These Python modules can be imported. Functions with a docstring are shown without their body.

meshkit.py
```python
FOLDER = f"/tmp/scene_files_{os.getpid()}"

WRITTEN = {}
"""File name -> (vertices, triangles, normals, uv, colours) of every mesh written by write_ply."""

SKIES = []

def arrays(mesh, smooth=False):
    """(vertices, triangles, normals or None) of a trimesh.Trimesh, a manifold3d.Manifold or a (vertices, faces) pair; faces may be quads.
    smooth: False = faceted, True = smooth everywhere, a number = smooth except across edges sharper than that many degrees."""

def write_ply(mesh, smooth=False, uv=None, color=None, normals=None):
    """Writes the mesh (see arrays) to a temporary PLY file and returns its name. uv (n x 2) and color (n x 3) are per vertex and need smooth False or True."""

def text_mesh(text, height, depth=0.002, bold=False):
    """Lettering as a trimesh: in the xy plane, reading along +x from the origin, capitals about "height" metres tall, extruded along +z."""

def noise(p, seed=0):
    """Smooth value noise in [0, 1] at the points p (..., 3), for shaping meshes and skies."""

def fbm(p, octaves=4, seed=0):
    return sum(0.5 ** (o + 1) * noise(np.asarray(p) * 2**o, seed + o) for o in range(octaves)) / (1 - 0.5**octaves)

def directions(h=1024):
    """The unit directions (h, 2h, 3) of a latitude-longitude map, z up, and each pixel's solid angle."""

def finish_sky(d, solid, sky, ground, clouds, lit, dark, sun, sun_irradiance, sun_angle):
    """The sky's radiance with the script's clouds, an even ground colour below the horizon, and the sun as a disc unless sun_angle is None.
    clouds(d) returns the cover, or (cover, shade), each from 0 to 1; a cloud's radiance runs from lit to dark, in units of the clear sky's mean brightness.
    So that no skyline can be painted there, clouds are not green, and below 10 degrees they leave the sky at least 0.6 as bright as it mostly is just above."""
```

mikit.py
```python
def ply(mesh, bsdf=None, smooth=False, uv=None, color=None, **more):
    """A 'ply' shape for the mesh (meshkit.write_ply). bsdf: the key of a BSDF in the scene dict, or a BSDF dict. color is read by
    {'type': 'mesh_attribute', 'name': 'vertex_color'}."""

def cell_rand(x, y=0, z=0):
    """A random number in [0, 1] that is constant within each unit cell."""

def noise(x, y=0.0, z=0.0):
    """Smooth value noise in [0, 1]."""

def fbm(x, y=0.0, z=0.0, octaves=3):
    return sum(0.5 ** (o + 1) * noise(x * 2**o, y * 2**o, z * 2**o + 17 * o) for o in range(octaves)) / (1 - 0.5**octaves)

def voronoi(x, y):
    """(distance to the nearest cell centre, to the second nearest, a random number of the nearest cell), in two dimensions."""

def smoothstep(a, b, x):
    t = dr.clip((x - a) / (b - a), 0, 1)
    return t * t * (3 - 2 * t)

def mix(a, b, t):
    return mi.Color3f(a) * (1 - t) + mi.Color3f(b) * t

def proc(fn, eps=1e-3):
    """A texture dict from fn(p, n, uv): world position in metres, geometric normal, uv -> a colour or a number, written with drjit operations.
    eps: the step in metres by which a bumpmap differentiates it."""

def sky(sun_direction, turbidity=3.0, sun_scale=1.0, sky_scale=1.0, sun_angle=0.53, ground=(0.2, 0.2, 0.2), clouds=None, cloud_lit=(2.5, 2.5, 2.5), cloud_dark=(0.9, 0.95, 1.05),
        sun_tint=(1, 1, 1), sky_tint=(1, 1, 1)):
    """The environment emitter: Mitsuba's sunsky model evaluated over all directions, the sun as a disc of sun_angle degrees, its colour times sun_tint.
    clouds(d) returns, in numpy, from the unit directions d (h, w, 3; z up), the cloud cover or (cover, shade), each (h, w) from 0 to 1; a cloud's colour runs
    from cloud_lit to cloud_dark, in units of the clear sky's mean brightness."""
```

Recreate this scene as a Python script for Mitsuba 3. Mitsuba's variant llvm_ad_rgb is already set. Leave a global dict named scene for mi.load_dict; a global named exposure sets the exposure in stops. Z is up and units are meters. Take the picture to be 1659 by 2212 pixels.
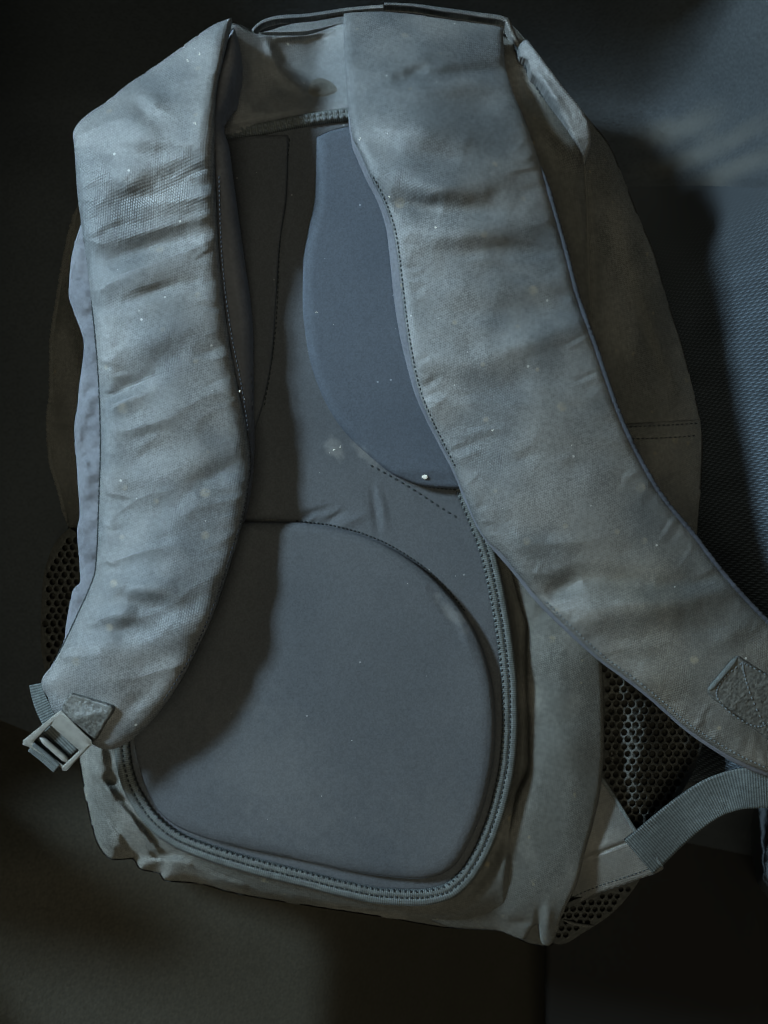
import math
import numpy as np
import trimesh
import shapely
from shapely.geometry import Polygon, Point, LineString
from scipy.spatial import Delaunay, cKDTree
from scipy.interpolate import RBFInterpolator, PchipInterpolator
import drjit as dr
import mitsuba as mi
import mikit, meshkit

scene, labels = {}, {}
T4 = mi.ScalarTransform4f
RNG = np.random.default_rng(7)
rw = np.random.default_rng(3)

# ------------------------------------------------------------------ frame, camera, light
# The backpack leans back in a seat.  Everything is drawn up in the frame of its back panel: x to the right,
# y up along the back, z out of the panel (metres).  FRAME turns that into the upright world.
LEAN = math.radians(35)
FRAME = np.array([[1, 0, 0], [0, math.sin(LEAN), -math.cos(LEAN)], [0, math.cos(LEAN), math.sin(LEAN)]])
ORIGIN = np.array([0, 0, 0.62])
S = 0.00024                # metres per measuring unit on the back panel
CX, CY = 829.5, 1106.0     # middle of the measured sheet
DIST = 0.45                # camera to back panel


def world(v):
    return np.asarray(v, float) @ FRAME.T + ORIGIN


def at(u, v, h):
    """A measured point (u right, v down) that stands h metres proud of the back panel."""
    u, v, h = np.broadcast_arrays(np.asarray(u, float), np.asarray(v, float), np.asarray(h, float))
    f = S * (DIST - h) / DIST
    return np.stack([(u - CX) * f, (CY - v) * f, h], -1)


def look(eye, target, up):
    e, t, w = (world(x) for x in (eye, target, (0, 0, 0)))
    return T4().look_at(origin=e.tolist(), target=t.tolist(), up=(world(up) - w).tolist())


scene['camera'] = {'type': 'thinlens', 'aperture_radius': 0.0014, 'focus_distance': 0.435, 'fov': 2 * math.degrees(math.atan(CY * S / DIST)), 'fov_axis': 'y',
                   'near_clip': 0.01, 'far_clip': 20.0, 'to_world': look((0, 0, DIST), (0, 0, 0), (0, 1, 0))}
exposure = 0.0


def lamp(name, pos, sx, sy, rgb):
    scene[name] = {'type': 'rectangle', 'to_world': look(pos, (0, 0, 0), (0, 1, 0)) @ T4().scale([sx, sy, 1]),
                   'bsdf': {'type': 'diffuse', 'reflectance': {'type': 'rgb', 'value': [0.5, 0.5, 0.5]}},
                   'emitter': {'type': 'area', 'radiance': {'type': 'rgb', 'value': rgb}}}


KEY = np.array([-1.16, 0.62, 0.95]); KEY = KEY / np.linalg.norm(KEY) * 1.25
lamp('window_light', KEY, 0.068, 0.10, [204, 280, 330])
lamp('window_light_001', (-0.10, -0.30, 1.55), 0.45, 0.4, [2.75, 2.62, 1.98])  # added warm fill lamp, stands for no visible source
scene['ambient'] = {'type': 'constant', 'radiance': {'type': 'rgb', 'value': [0.028, 0.027, 0.024]}}
labels['window_light'] = {'label': 'cool daylight window far to the upper left, outside the picture', 'category': 'window'}
labels['window_light_001'] = {'label': 'added dim warm fill lamp behind the viewer, outside the picture', 'category': 'window'}

# ------------------------------------------------------------------ materials
noise, fbm, sstep, mix = mikit.noise, mikit.fbm, mikit.smoothstep, mikit.mix


def sn(x):
    return 0.5 + 0.5 * dr.sin(x * 6.2831853)


def fabric(name, color, bump=None, scale=0.0002, rough=0.85, sheen=0.3, spec=0.25, eps=2e-4):
    b = {'type': 'principled', 'base_color': color, 'roughness': rough, 'specular': spec, 'sheen': sheen, 'sheen_tint': 0.3}
    if bump is not None:
        b = {'type': 'bumpmap', 'arbitrary': mikit.proc(bump, eps=eps), 'scale': scale, 'nested_bsdf': b}
    scene[name] = {'type': 'twosided', 'bsdf': b}


def twill(uv, pitch):
    a = (uv[0] * 0.94 + uv[1] * 0.34) / pitch
    b = (-uv[0] * 0.34 + uv[1] * 0.94) / pitch
    row = dr.floor(b)
    return sn(a + row * 0.5) * 0.6 + sn(b) * 0.4


def specks(u, v, cell, keep, size):
    """round specks strewn at random; 1 inside a speck"""
    iu, iv = dr.floor(u / cell), dr.floor(v / cell)
    r = mikit.cell_rand(iu, iv, 5)
    cu = (iu + 0.25 + 0.5 * mikit.cell_rand(iu, iv, 1)) * cell
    cv = (iv + 0.25 + 0.5 * mikit.cell_rand(iu, iv, 2)) * cell
    d = dr.sqrt(dr.square(u - cu) + dr.square(v - cv))
    rad = size * (0.5 + mikit.cell_rand(iu, iv, 3))
    return dr.select(r < keep, 1 - sstep(rad * 0.5, rad, d), 0)


def canvas_col(p, n, uv):
    u, v = uv[0], uv[1]
    w = twill(uv, 0.00115)
    dusty = fbm(u * 38, v * 38, 2.0, 4)
    fine = fbm(u * 1100, v * 1100, 5.0, 2)
    c = mix((0.088, 0.096, 0.102), (0.142, 0.145, 0.145), sstep(0.25, 0.75, dusty))
    c = c * (0.70 + 0.40 * w) * (0.70 + 0.60 * fine)
    brown_tint = sstep(-0.03, 0.16, u) * sstep(0.12, -0.06, v) * (0.35 + 0.9 * fbm(u * 30, v * 30, 9.0, 3))  # canvas gets darker and browner towards the lower right
    c = mix(c, c * mi.Color3f(0.72, 0.65, 0.54), dr.clip(brown_tint, 0, 1))
    tan = specks(u, v, 0.02, 0.28, 0.0022) * fbm(u * 600, v * 600, 1.0, 2)
    c = mix(c, (0.30, 0.25, 0.16), tan * 0.4)
    lint = specks(u + 0.3, v, 0.011, 0.07, 0.00055)
    return mix(c, (0.5, 0.5, 0.47), lint * 0.6)


fabric('canvas', mikit.proc(canvas_col), lambda p, n, uv: twill(uv, 0.00125) + 1.2 * fbm(uv[0] * 500, uv[1] * 500, 0.0, 2), 0.00022, 0.55, 0.5, 0.6)


def side_col(p, n, uv):
    u, v = uv[0], uv[1]
    d = fbm(u * 45, v * 30, 7.0, 4)
    c = mix((0.094, 0.094, 0.086), (0.150, 0.147, 0.134), sstep(0.35, 0.75, d))
    c = c * (0.55 + 0.6 * twill(uv, 0.0011)) * (0.65 + 0.7 * fbm(u * 1000, v * 1000, 5.0, 2))
    t = specks(u, v, 0.012, 0.22, 0.0016)
    return mix(c, (0.30, 0.25, 0.14), t * 0.3 * sstep(0.35, 0.6, fbm(u * 700, v * 700, 3.0, 2)))


fabric('side_canvas', mikit.proc(side_col), lambda p, n, uv: twill(uv, 0.0011) + 1.5 * fbm(uv[0] * 300, uv[1] * 300, 0.0, 3), 0.0002, 0.8, 0.3, 0.25)


def pad_col(p, n, uv):
    u, v = uv[0], uv[1]
    g = fbm(u * 1500, v * 1500, 3.0, 2)
    m = fbm(u * 22, v * 22, 1.0, 3)
    c = mix((0.055, 0.060, 0.067), (0.074, 0.078, 0.084), m) * (0.78 + 0.44 * g)
    for wx, wy, ww, wh, k in ((0.036, -0.052, 0.013, 0.004, 0.22), (-0.026, 0.033, 0.007, 0.004, 0.3), (-0.01, 0.030, 0.012, 0.003, 0.2), (-0.06, -0.13, 0.05, 0.03, 0.06), (0.03, -0.16, 0.03, 0.03, 0.05)):
        a, b = (u - wx) * 0.72 - (v - wy) * 0.69, (u - wx) * 0.69 + (v - wy) * 0.72
        d = dr.sqrt(dr.square(a / ww) + dr.square(b / wh)) + 1.3 * (fbm(u * 260, v * 260, 8.0, 3) - 0.5)
        c = mix(c, (0.24, 0.235, 0.22), k * (1 - sstep(0.2, 1.3, d)))
    l = specks(u, v, 0.009, 0.04, 0.0005)
    return mix(c, (0.3, 0.3, 0.3), l * 0.5)


fabric('neoprene', mikit.proc(pad_col), lambda p, n, uv: fbm(uv[0] * 1100, uv[1] * 1100, 0.0, 2), 0.00018, 0.9, 0.4, 0.15)
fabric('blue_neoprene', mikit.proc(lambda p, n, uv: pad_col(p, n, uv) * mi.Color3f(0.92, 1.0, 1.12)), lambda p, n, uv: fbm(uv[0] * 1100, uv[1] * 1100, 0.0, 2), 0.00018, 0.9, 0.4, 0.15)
fabric('lining', mikit.proc(lambda p, n, uv: mix((0.085, 0.09, 0.105), (0.135, 0.14, 0.155), fbm(p[0] * 60, p[1] * 60, p[2] * 60, 3)) * (0.8 + 0.4 * fbm(p[0] * 800, p[1] * 800, p[2] * 800, 2))), None, 0, 0.85, 0.4, 0.2)
fabric('edge_cord', {'type': 'rgb', 'value': [0.036, 0.039, 0.047]}, None, 0, 0.9, 0.3, 0.15)
fabric('dark_thread', {'type': 'rgb', 'value': [0.022, 0.026, 0.028]}, None, 0, 0.8, 0.2, 0.2)
fabric('grey_thread', {'type': 'rgb', 'value': [0.09, 0.10, 0.105]}, None, 0, 0.8, 0.2, 0.2)


def rib(pitch):
    return lambda p, n, uv: sn(uv[0] / pitch) + 0.5 * fbm(uv[0] * 700, uv[1] * 1400, 0.0, 2)


def webbing_col(p, n, uv):
    r = sn(uv[0] / 0.00135)
    return mi.Color3f(0.085, 0.098, 0.098) * (0.45 + 0.65 * r) * (0.75 + 0.5 * fbm(uv[0] * 300, uv[1] * 900, 1.0, 2))


fabric('webbing_cloth', mikit.proc(webbing_col), rib(0.00135), 0.00035, 0.6, 0.2, 0.4)


def trim_col(p, n, uv):
    r = sn(uv[0] / 0.0011)
    return mi.Color3f(0.105, 0.117, 0.116) * (0.5 + 0.6 * r) * (0.7 + 0.6 * fbm(uv[0] * 350, uv[1] * 700, 1.0, 2))


fabric('trim_cloth', mikit.proc(trim_col), rib(0.0011), 0.0003, 0.7, 0.25, 0.3)
fabric('patch_cloth', mikit.proc(lambda p, n, uv: mi.Color3f(0.068, 0.069, 0.064) * (0.45 + 1.1 * fbm(uv[0] * 900, uv[1] * 900, 1.0, 2))), lambda p, n, uv: fbm(uv[0] * 800, uv[1] * 800, 1.0, 2), 0.0005, 0.55, 0.2, 0.45)
fabric('net', mikit.proc(lambda p, n, uv: mi.Color3f(0.06, 0.06, 0.054) * (0.4 + fbm(p[0] * 500, p[1] * 500, p[2] * 500, 3))), None, 0, 0.7, 0.1, 0.25)
fabric('net_backing', {'type': 'rgb', 'value': [0.028, 0.027, 0.023]}, None, 0, 0.9, 0.1, 0.1)
scene['buckle_plastic'] = {'type': 'twosided', 'bsdf': {'type': 'principled', 'base_color': mikit.proc(lambda p, n, uv: mi.Color3f(0.15, 0.147, 0.133) * (0.75 + 0.5 * fbm(p[0] * 300, p[1] * 300, p[2] * 300, 3))), 'roughness': 0.5, 'specular': 0.5}}
fabric('shade_black', {'type': 'rgb', 'value': [0.017, 0.016, 0.015]}, None, 0, 0.8, 0.0, 0.15)  # near-black colour of the sheet that stands in for shade
scene['white_crumb'] = {'type': 'diffuse', 'reflectance': {'type': 'rgb', 'value': [0.6, 0.58, 0.52]}}


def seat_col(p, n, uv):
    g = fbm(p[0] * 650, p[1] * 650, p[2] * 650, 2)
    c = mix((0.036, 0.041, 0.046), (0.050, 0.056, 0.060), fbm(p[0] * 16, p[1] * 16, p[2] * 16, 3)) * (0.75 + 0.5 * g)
    pale_highlight = 0.0  # blurred pale highlights painted into the cloth colour
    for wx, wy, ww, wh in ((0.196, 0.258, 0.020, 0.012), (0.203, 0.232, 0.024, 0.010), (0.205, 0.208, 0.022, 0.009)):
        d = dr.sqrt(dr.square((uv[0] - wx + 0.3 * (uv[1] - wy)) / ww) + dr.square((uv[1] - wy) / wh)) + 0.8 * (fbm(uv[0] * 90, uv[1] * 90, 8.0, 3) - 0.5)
        pale_highlight = pale_highlight + 1 - sstep(0.1, 1.5, d)
    return mix(c, (0.11, 0.105, 0.09), dr.clip(pale_highlight, 0, 1) * 0.4)


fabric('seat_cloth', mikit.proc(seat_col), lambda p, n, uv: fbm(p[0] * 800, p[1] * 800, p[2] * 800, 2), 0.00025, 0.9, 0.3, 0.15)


def cushion_col(p, n, uv):
    g = fbm(p[0] * 700, p[1] * 700, p[2] * 700, 2)
    m = fbm(p[0] * 14, p[1] * 14, p[2] * 14, 3)
    return mix((0.050, 0.045, 0.033), (0.064, 0.058, 0.046), m) * (0.75 + 0.5 * g)


fabric('cushion_cloth', mikit.proc(cushion_col), lambda p, n, uv: fbm(p[0] * 900, p[1] * 900, p[2] * 900, 2), 0.0002, 0.9, 0.3, 0.15)


def netweave(uv):
    a, b = (uv[0] + uv[1] * 0.25) / 0.0024, (uv[1] - uv[0] * 0.35) / 0.0014
    row = dr.floor(b)
    return sn(a + row * 0.5) * sn(b)


def mesh_col(p, n, uv):
    w = netweave(uv)
    amp = 1 - sstep(0.10, 0.205, uv[1])
    return mix((0.033, 0.038, 0.043), (0, 0, 0), amp) + amp * mi.Color3f(0.085, 0.105, 0.125) * (0.25 + 1.25 * w) * (0.8 + 0.4 * fbm(uv[0] * 120, uv[1] * 120, 1.0, 2))


fabric('seat_mesh_cloth', mikit.proc(mesh_col), lambda p, n, uv: netweave(uv) * (1 - sstep(0.10, 0.205, uv[1])), 0.0005, 0.75, 0.3, 0.3)

# ------------------------------------------------------------------ shaping helpers


def seg_dist(x, y, x1, y1, x2, y2):
    dx, dy = x2 - x1, y2 - y1
    t = np.clip(((x - x1) * dx + (y - y1) * dy) / (dx * dx + dy * dy + 1e-9), 0, 1)
    return np.hypot(x - x1 - t * dx, y - y1 - t * dy), t


def fold_field(x, y, along, across, tilt, mm, seed):
    """connected soft folds that run across a strap"""
    yy = np.asarray(y) + tilt * np.asarray(x)
    p = np.stack([np.asarray(x) / along, yy / across, np.full(np.shape(x), seed * 5.3)], -1)
    q = meshkit.fbm(p, 2, seed)
    return (1 - 2 * np.abs(q - 0.5) * 2) * mm * 1e-3


def wrinkles(x, y, items, wide=1.0):
    """sum of folds (x1, y1, x2, y2, width, height in mm); a groove has a negative height"""
    out = np.zeros_like(x, float)
    for x1, y1, x2, y2, w, a in items:
        d, t = seg_dist(x, y, x1, y1, x2, y2)
        out += a * 1e-3 * np.exp(-(d / (w * wide)) ** 2) * (0.35 + 0.65 * np.sin(np.pi * np.clip(t, 0.02, 0.98)))
    return out


def surface(points):
    """a smooth height (metres) through control points (u, v, h in mm)"""
    c = np.array(points, float)
    f = RBFInterpolator(c[:, :2] / 500, c[:, 2] * 1e-3, kernel='thin_plate_spline', smoothing=1e-4)
    return lambda x, y: f(np.stack([np.ravel(x), np.ravel(y)], -1) / 500).reshape(np.shape(x))


def lumps(x, y, size, mm, seed, octaves=3):
    p = np.stack([np.asarray(x) / size, np.asarray(y) / size, np.full(np.shape(x), seed * 3.7)], -1)
    return (meshkit.fbm(p, octaves, seed) - 0.5) * 2e-3 * mm


def rounded(d, r, drop):
    k = 1 - np.clip(d / r, 0, 1)
    return -drop * 1e-3 * (1 - np.sqrt(np.clip(1 - k * k, 0, 1)))


def curve(points, step=5.0, closed=False):
    """evenly spaced points on a smooth curve through the given ones"""
    p = np.array(points, float)
    if closed:
        p = np.vstack([p, p[:1]])
    s = np.r_[0, np.cumsum(np.hypot(*np.diff(p, axis=0).T))]
    n = max(2, int(round(s[-1] / step)) + 1)
    q = np.linspace(0, s[-1], n)
    k = PchipInterpolator(s, p)(q)
    return k[:-1] if closed else k


class Relief:
    """A sheet with an outline, a height over it and a thickness: cloth, padding, seat covers."""

    def __init__(self, outline, height, thick=2.0, step=5.0, bevel=(12, 2.0)):
        self.edge = curve(outline, step, closed=True)
        self.poly = Polygon(self.edge).buffer(0)
        fine = curve(outline, 2.0, closed=True)
        self.tree, self.hfun, self.bevel, self.thick, self.step = cKDTree(fine), height, bevel, thick, step

    def height(self, x, y):
        x, y = np.asarray(x, float), np.asarray(y, float)
        d = self.tree.query(np.stack([x, y], -1))[0]
        return self.hfun(x, y) + rounded(d, *self.bevel)

    def mesh(self):
        st, e = self.step, self.edge
        lo, hi = e.min(0), e.max(0)
        gy = np.arange(lo[1], hi[1], st * 0.866)
        gx = np.arange(lo[0], hi[0], st)
        X, Y = np.meshgrid(gx, gy)
        X = X + (np.arange(len(gy)) % 2)[:, None] * st * 0.5
        g = np.stack([X.ravel(), Y.ravel()], -1)
        inside = shapely.contains_xy(self.poly.buffer(-st * 0.55), g[:, 0], g[:, 1])
        pts = [e, g[inside]]
        for k in (0.12, 0.3, 0.6):                       # extra rings where the edge rounds over
            r = self.bevel[0] * k
            if r > st * 0.25:
                ring = self.poly.buffer(-r)
                for q in getattr(ring, 'geoms', [ring]):
                    if q.is_empty: continue
                    L = q.exterior
                    m = max(3, int(L.length / st))
                    pts.append(np.array([L.interpolate(i / m, normalized=True).coords[0] for i in range(m)]))
        pts = np.vstack(pts)
        tri = Delaunay(pts).simplices
        c = pts[tri].mean(1)
        tri = tri[shapely.contains_xy(self.poly.buffer(0.2), c[:, 0], c[:, 1])]
        a = np.cross(pts[tri[:, 1]] - pts[tri[:, 0]], pts[tri[:, 2]] - pts[tri[:, 0]])
        tri = tri[np.abs(a) > 1e-3]
        a = a[np.abs(a) > 1e-3]
        tri[a > 0] = tri[a > 0][:, ::-1]                 # v runs downwards: this makes the front face outwards
        h = self.height(pts[:, 0], pts[:, 1])
        top = at(pts[:, 0], pts[:, 1], h)
        bot = top - np.stack([0 * h, 0 * h, self.thick(pts[:, 0], pts[:, 1]) * 1e-3 if callable(self.thick) else 0 * h + self.thick * 1e-3], -1)
        n = len(top)
        ed = np.vstack([tri[:, [0, 1]], tri[:, [1, 2]], tri[:, [2, 0]]])
        key = np.sort(ed, axis=1)
        _, first, cnt = np.unique(key, axis=0, return_index=True, return_counts=True)
        b = ed[first[cnt == 1]]
        mid = top[np.unique(b)] - [0, 0, 0]
        walls = np.vstack([np.stack([b[:, 1], b[:, 0], b[:, 0] + n], 1), np.stack([b[:, 1], b[:, 0] + n, b[:, 1] + n], 1)])
        v = np.vstack([top, bot])
        f = np.vstack([tri, tri[:, ::-1] + n, walls])
        uv = v[:, :2].copy()
        uv[n:, 0] += 0.0007
        return v, f, uv


def put(key, v, f, bsdf, uv=None, smooth=True):
    m = trimesh.Trimesh(world(v), f, process=False)
    scene[key] = mikit.ply(m, bsdf, smooth=smooth, uv=uv)


def sheet(key, relief, bsdf):
    v, f, uv = relief.mesh()
    put(key, v, f, bsdf, uv)
    return relief


def tube(points, radius, sides=8):
    p = np.asarray(points, float)
    r = np.broadcast_to(np.asarray(radius, float), len(p))
    t = np.gradient(p, axis=0); t /= np.linalg.norm(t, axis=1, keepdims=True) + 1e-12
    a = np.cross(t, [0, 0, 1.0]); a /= np.linalg.norm(a, axis=1, keepdims=True) + 1e-12
    b = np.cross(a, t)
    ang = np.arange(sides) * 2 * np.pi / sides
    v = (p[:, None] + r[:, None, None] * (np.cos(ang)[None, :, None] * a[:, None] + np.sin(ang)[None, :, None] * b[:, None])).reshape(-1, 3)
    n, f = len(p), []
    i, j = np.meshgrid(np.arange(n - 1), np.arange(sides), indexing='ij')
    q = (i * sides + j).ravel(); q2 = (i * sides + (j + 1) % sides).ravel()
    f = [np.stack([q, q2, q2 + sides], 1), np.stack([q, q2 + sides, q + sides], 1)]
    v = np.vstack([v, p[:1], p[-1:]])
    k = np.arange(sides)
    f += [np.stack([(k + 1) % sides, k, k * 0 + len(v) - 2], 1), np.stack([k + (n - 1) * sides, (k + 1) % sides + (n - 1) * sides, k * 0 + len(v) - 1], 1)]
    return v, np.vstack(f)


def join(parts):
    vs, fs, k = [], [], 0
    for v, f in parts:
        vs.append(v); fs.append(f + k); k += len(v)
    return np.vstack(vs), np.vstack(fs)


def cord(key, path, height, radius, bsdf, step=4.0, lift=0.0, wobble=0.0, sides=8):
    c = curve(path, step)
    h = height(c[:, 0], c[:, 1]) + lift * 1e-3
    r = radius * 1e-3 * np.ones(len(c))
    if wobble:
        k = np.arange(len(c))
        r = r * (1 + wobble * np.sin(k * 2.1) + wobble * RNG.uniform(-1, 1, len(c)))
    r *= np.clip(0.3 + np.minimum(np.arange(len(c)), np.arange(len(c))[::-1]) / max(4.0, 0.06 * len(c)), 0, 1)
    put(key, *tube(at(c[:, 0], c[:, 1], h), r, sides), bsdf)


def stitches(key, path, height, dash, gap, radius, bsdf, lift=0.2, tilt=0.0, stuff=True):
    """a row of single stitches along a path; tilt turns each stitch across the row (degrees)"""
    c = curve(path, 1.0)
    parts, i = [], 0
    while i + dash < len(c):
        mid = c[i + int(dash) // 2]
        d = c[min(i + int(dash), len(c) - 1)] - c[i]
        d = d / (np.hypot(*d) + 1e-9)
        a = math.radians(tilt + RNG.uniform(-8, 8))
        d = np.array([d[0] * math.cos(a) - d[1] * math.sin(a), d[0] * math.sin(a) + d[1] * math.cos(a)])
        L = dash * RNG.uniform(0.85, 1.1)
        q = mid + d * np.linspace(-0.5, 0.5, 5)[:, None] * L
        h = height(q[:, 0], q[:, 1]) + (lift - 0.5 * np.abs(np.linspace(-1, 1, 5)) ** 3) * 1e-3
        parts.append(tube(at(q[:, 0], q[:, 1], h), np.array([0.5, 0.95, 1, 0.95, 0.5]) * radius * 1e-3, 6))
        i += int(dash + gap)
    put(key, *join(parts), bsdf)
    if stuff:
        labels[key] = {'kind': 'stuff'}


def ribbon(key, path, width, height, bsdf, profile=None, thick=1.2, step=4.0, across=13):
    """a band that follows a path; width may be a list along the path, height(x, y, t, v) in metres"""
    c = curve(path, step)
    n = len(c)
    t = np.gradient(c, axis=0); t /= np.hypot(*t.T)[:, None]
    nrm = np.stack([-t[:, 1], t[:, 0]], -1)
    w = np.interp(np.linspace(0, 1, n), np.linspace(0, 1, np.size(width)), np.atleast_1d(width))
    v = np.linspace(-1, 1, across)
    P = c[:, None] + nrm[:, None] * (v[None, :, None] * w[:, None, None] / 2)
    q = np.linspace(0, 1, n)[:, None] + 0 * v[None]
    h = height(P[..., 0], P[..., 1], q, v[None] + 0 * q)
    if profile is not None:
        h = h + profile(v)[None] * 1e-3
    top = at(P[..., 0], P[..., 1], h).reshape(-1, 3)
    bot = top - [0, 0, thick * 1e-3]
    s = np.r_[0, np.cumsum(np.hypot(*np.diff(c, axis=0).T))] * S
    uv = np.stack([s[:, None] + 0 * v[None], v[None] * w[:, None] * S / 2], -1).reshape(-1, 2)
    i, j = np.meshgrid(np.arange(n - 1), np.arange(across - 1), indexing='ij')
    a = (i * across + j).ravel()
    F = np.vstack([np.stack([a, a + across, a + across + 1], 1), np.stack([a, a + across + 1, a + 1], 1)])
    m = len(top)
    nv = np.cross(top[F[0, 1]] - top[F[0, 0]], top[F[0, 2]] - top[F[0, 0]])
    if nv[2] < 0:
        F = F[:, ::-1]
    ed = np.vstack([F[:, [0, 1]], F[:, [1, 2]], F[:, [2, 0]]])
    _, first, cnt = np.unique(np.sort(ed, axis=1), axis=0, return_index=True, return_counts=True)
    b = ed[first[cnt == 1]]
    walls = np.vstack([np.stack([b[:, 1], b[:, 0], b[:, 0] + m], 1), np.stack([b[:, 1], b[:, 0] + m, b[:, 1] + m], 1)])
    put(key, np.vstack([top, bot]), np.vstack([F, F[:, ::-1] + m, walls]), bsdf, np.vstack([uv, uv]))
    return c


def thing(key, label, category, group=None):
    labels[key] = {'label': label, 'category': category}
    if group:
        labels[key]['group'] = group


def sm(a, b, x):
    t = np.clip((x - a) / (b - a), 0, 1)
    return t * t * (3 - 2 * t)

# ------------------------------------------------------------------ the seat
thing('seat', 'dark fabric bucket seat with raised side bolsters that the backpack leans in', 'seat')


def back_h(x, y, ridge=True):
    h = -0.150 + 0.135 * sm(1330, 1800, x - 60 * sm(500, 150, y)) + (0.25 - 0.07 * np.exp(-((y - 1430) / 130.0) ** 2)) * sm(-20, -700, x)
    h = h + (0.20 * sm(420, -420, y) - 0.03 * sm(420, 200, y)) * sm(1800, 1250, x) - 0.16 * sm(1690, 1800, y) * sm(1330, 1400, x) * sm(1690, 1630, x - 0.8 * np.maximum(y - 1930, 0))
    h = h - 0.40 * sm(1760, 2000, y) * sm(1690, 1630, x - 0.8 * np.maximum(y - 1930, 0))
    h = 0.5 * (h + 0.1 - np.sqrt((h - 0.1) ** 2 + 0.0004))
    d = y - (376 + 0.0003 * (x - 1490) ** 2)
    if ridge:
        h = h + 0.009 * np.exp(-(d / np.where(d < 0, 85.0, 16.0)) ** 2) * sm(1230, 1420, x)
    return h + lumps(x, y, 420, 5, 3, 2)


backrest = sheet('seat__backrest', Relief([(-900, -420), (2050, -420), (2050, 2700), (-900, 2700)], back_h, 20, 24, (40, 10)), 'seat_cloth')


def panel_h(x, y):
    return back_h(x, y, False) + 0.002


sheet('seat__mesh_panel', Relief([(1180, 402), (1350, 380), (1440, 375), (1520, 374), (1659, 382), (1830, 408), (2040, 464), (2040, 2480), (1800, 2260), (1700, 2090), (1662, 2000), (1645, 1900), (1640, 1760), (1600, 1690), (1180, 1690)], panel_h, 8, 14, (20, 2)), 'seat_mesh_cloth')


def cushion_h(x, y):
    h = -0.045 - 0.00016 * np.clip(x, -200, 2200) + 0.00009 * (y - 1930) - 0.13 * sm(1900, 1250, y) - 0.44 * sm(650, 1700, x)
    return h + 0.05 * sm(-20, -700, x) + lumps(x, y, 500, 6, 5, 2)


sheet('seat__cushion', Relief([(-900, 1230), (1500, 1230), (1560, 1900), (1600, 2800), (-900, 2800)], cushion_h, 20, 24, (60, 15)), 'cushion_cloth')

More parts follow.
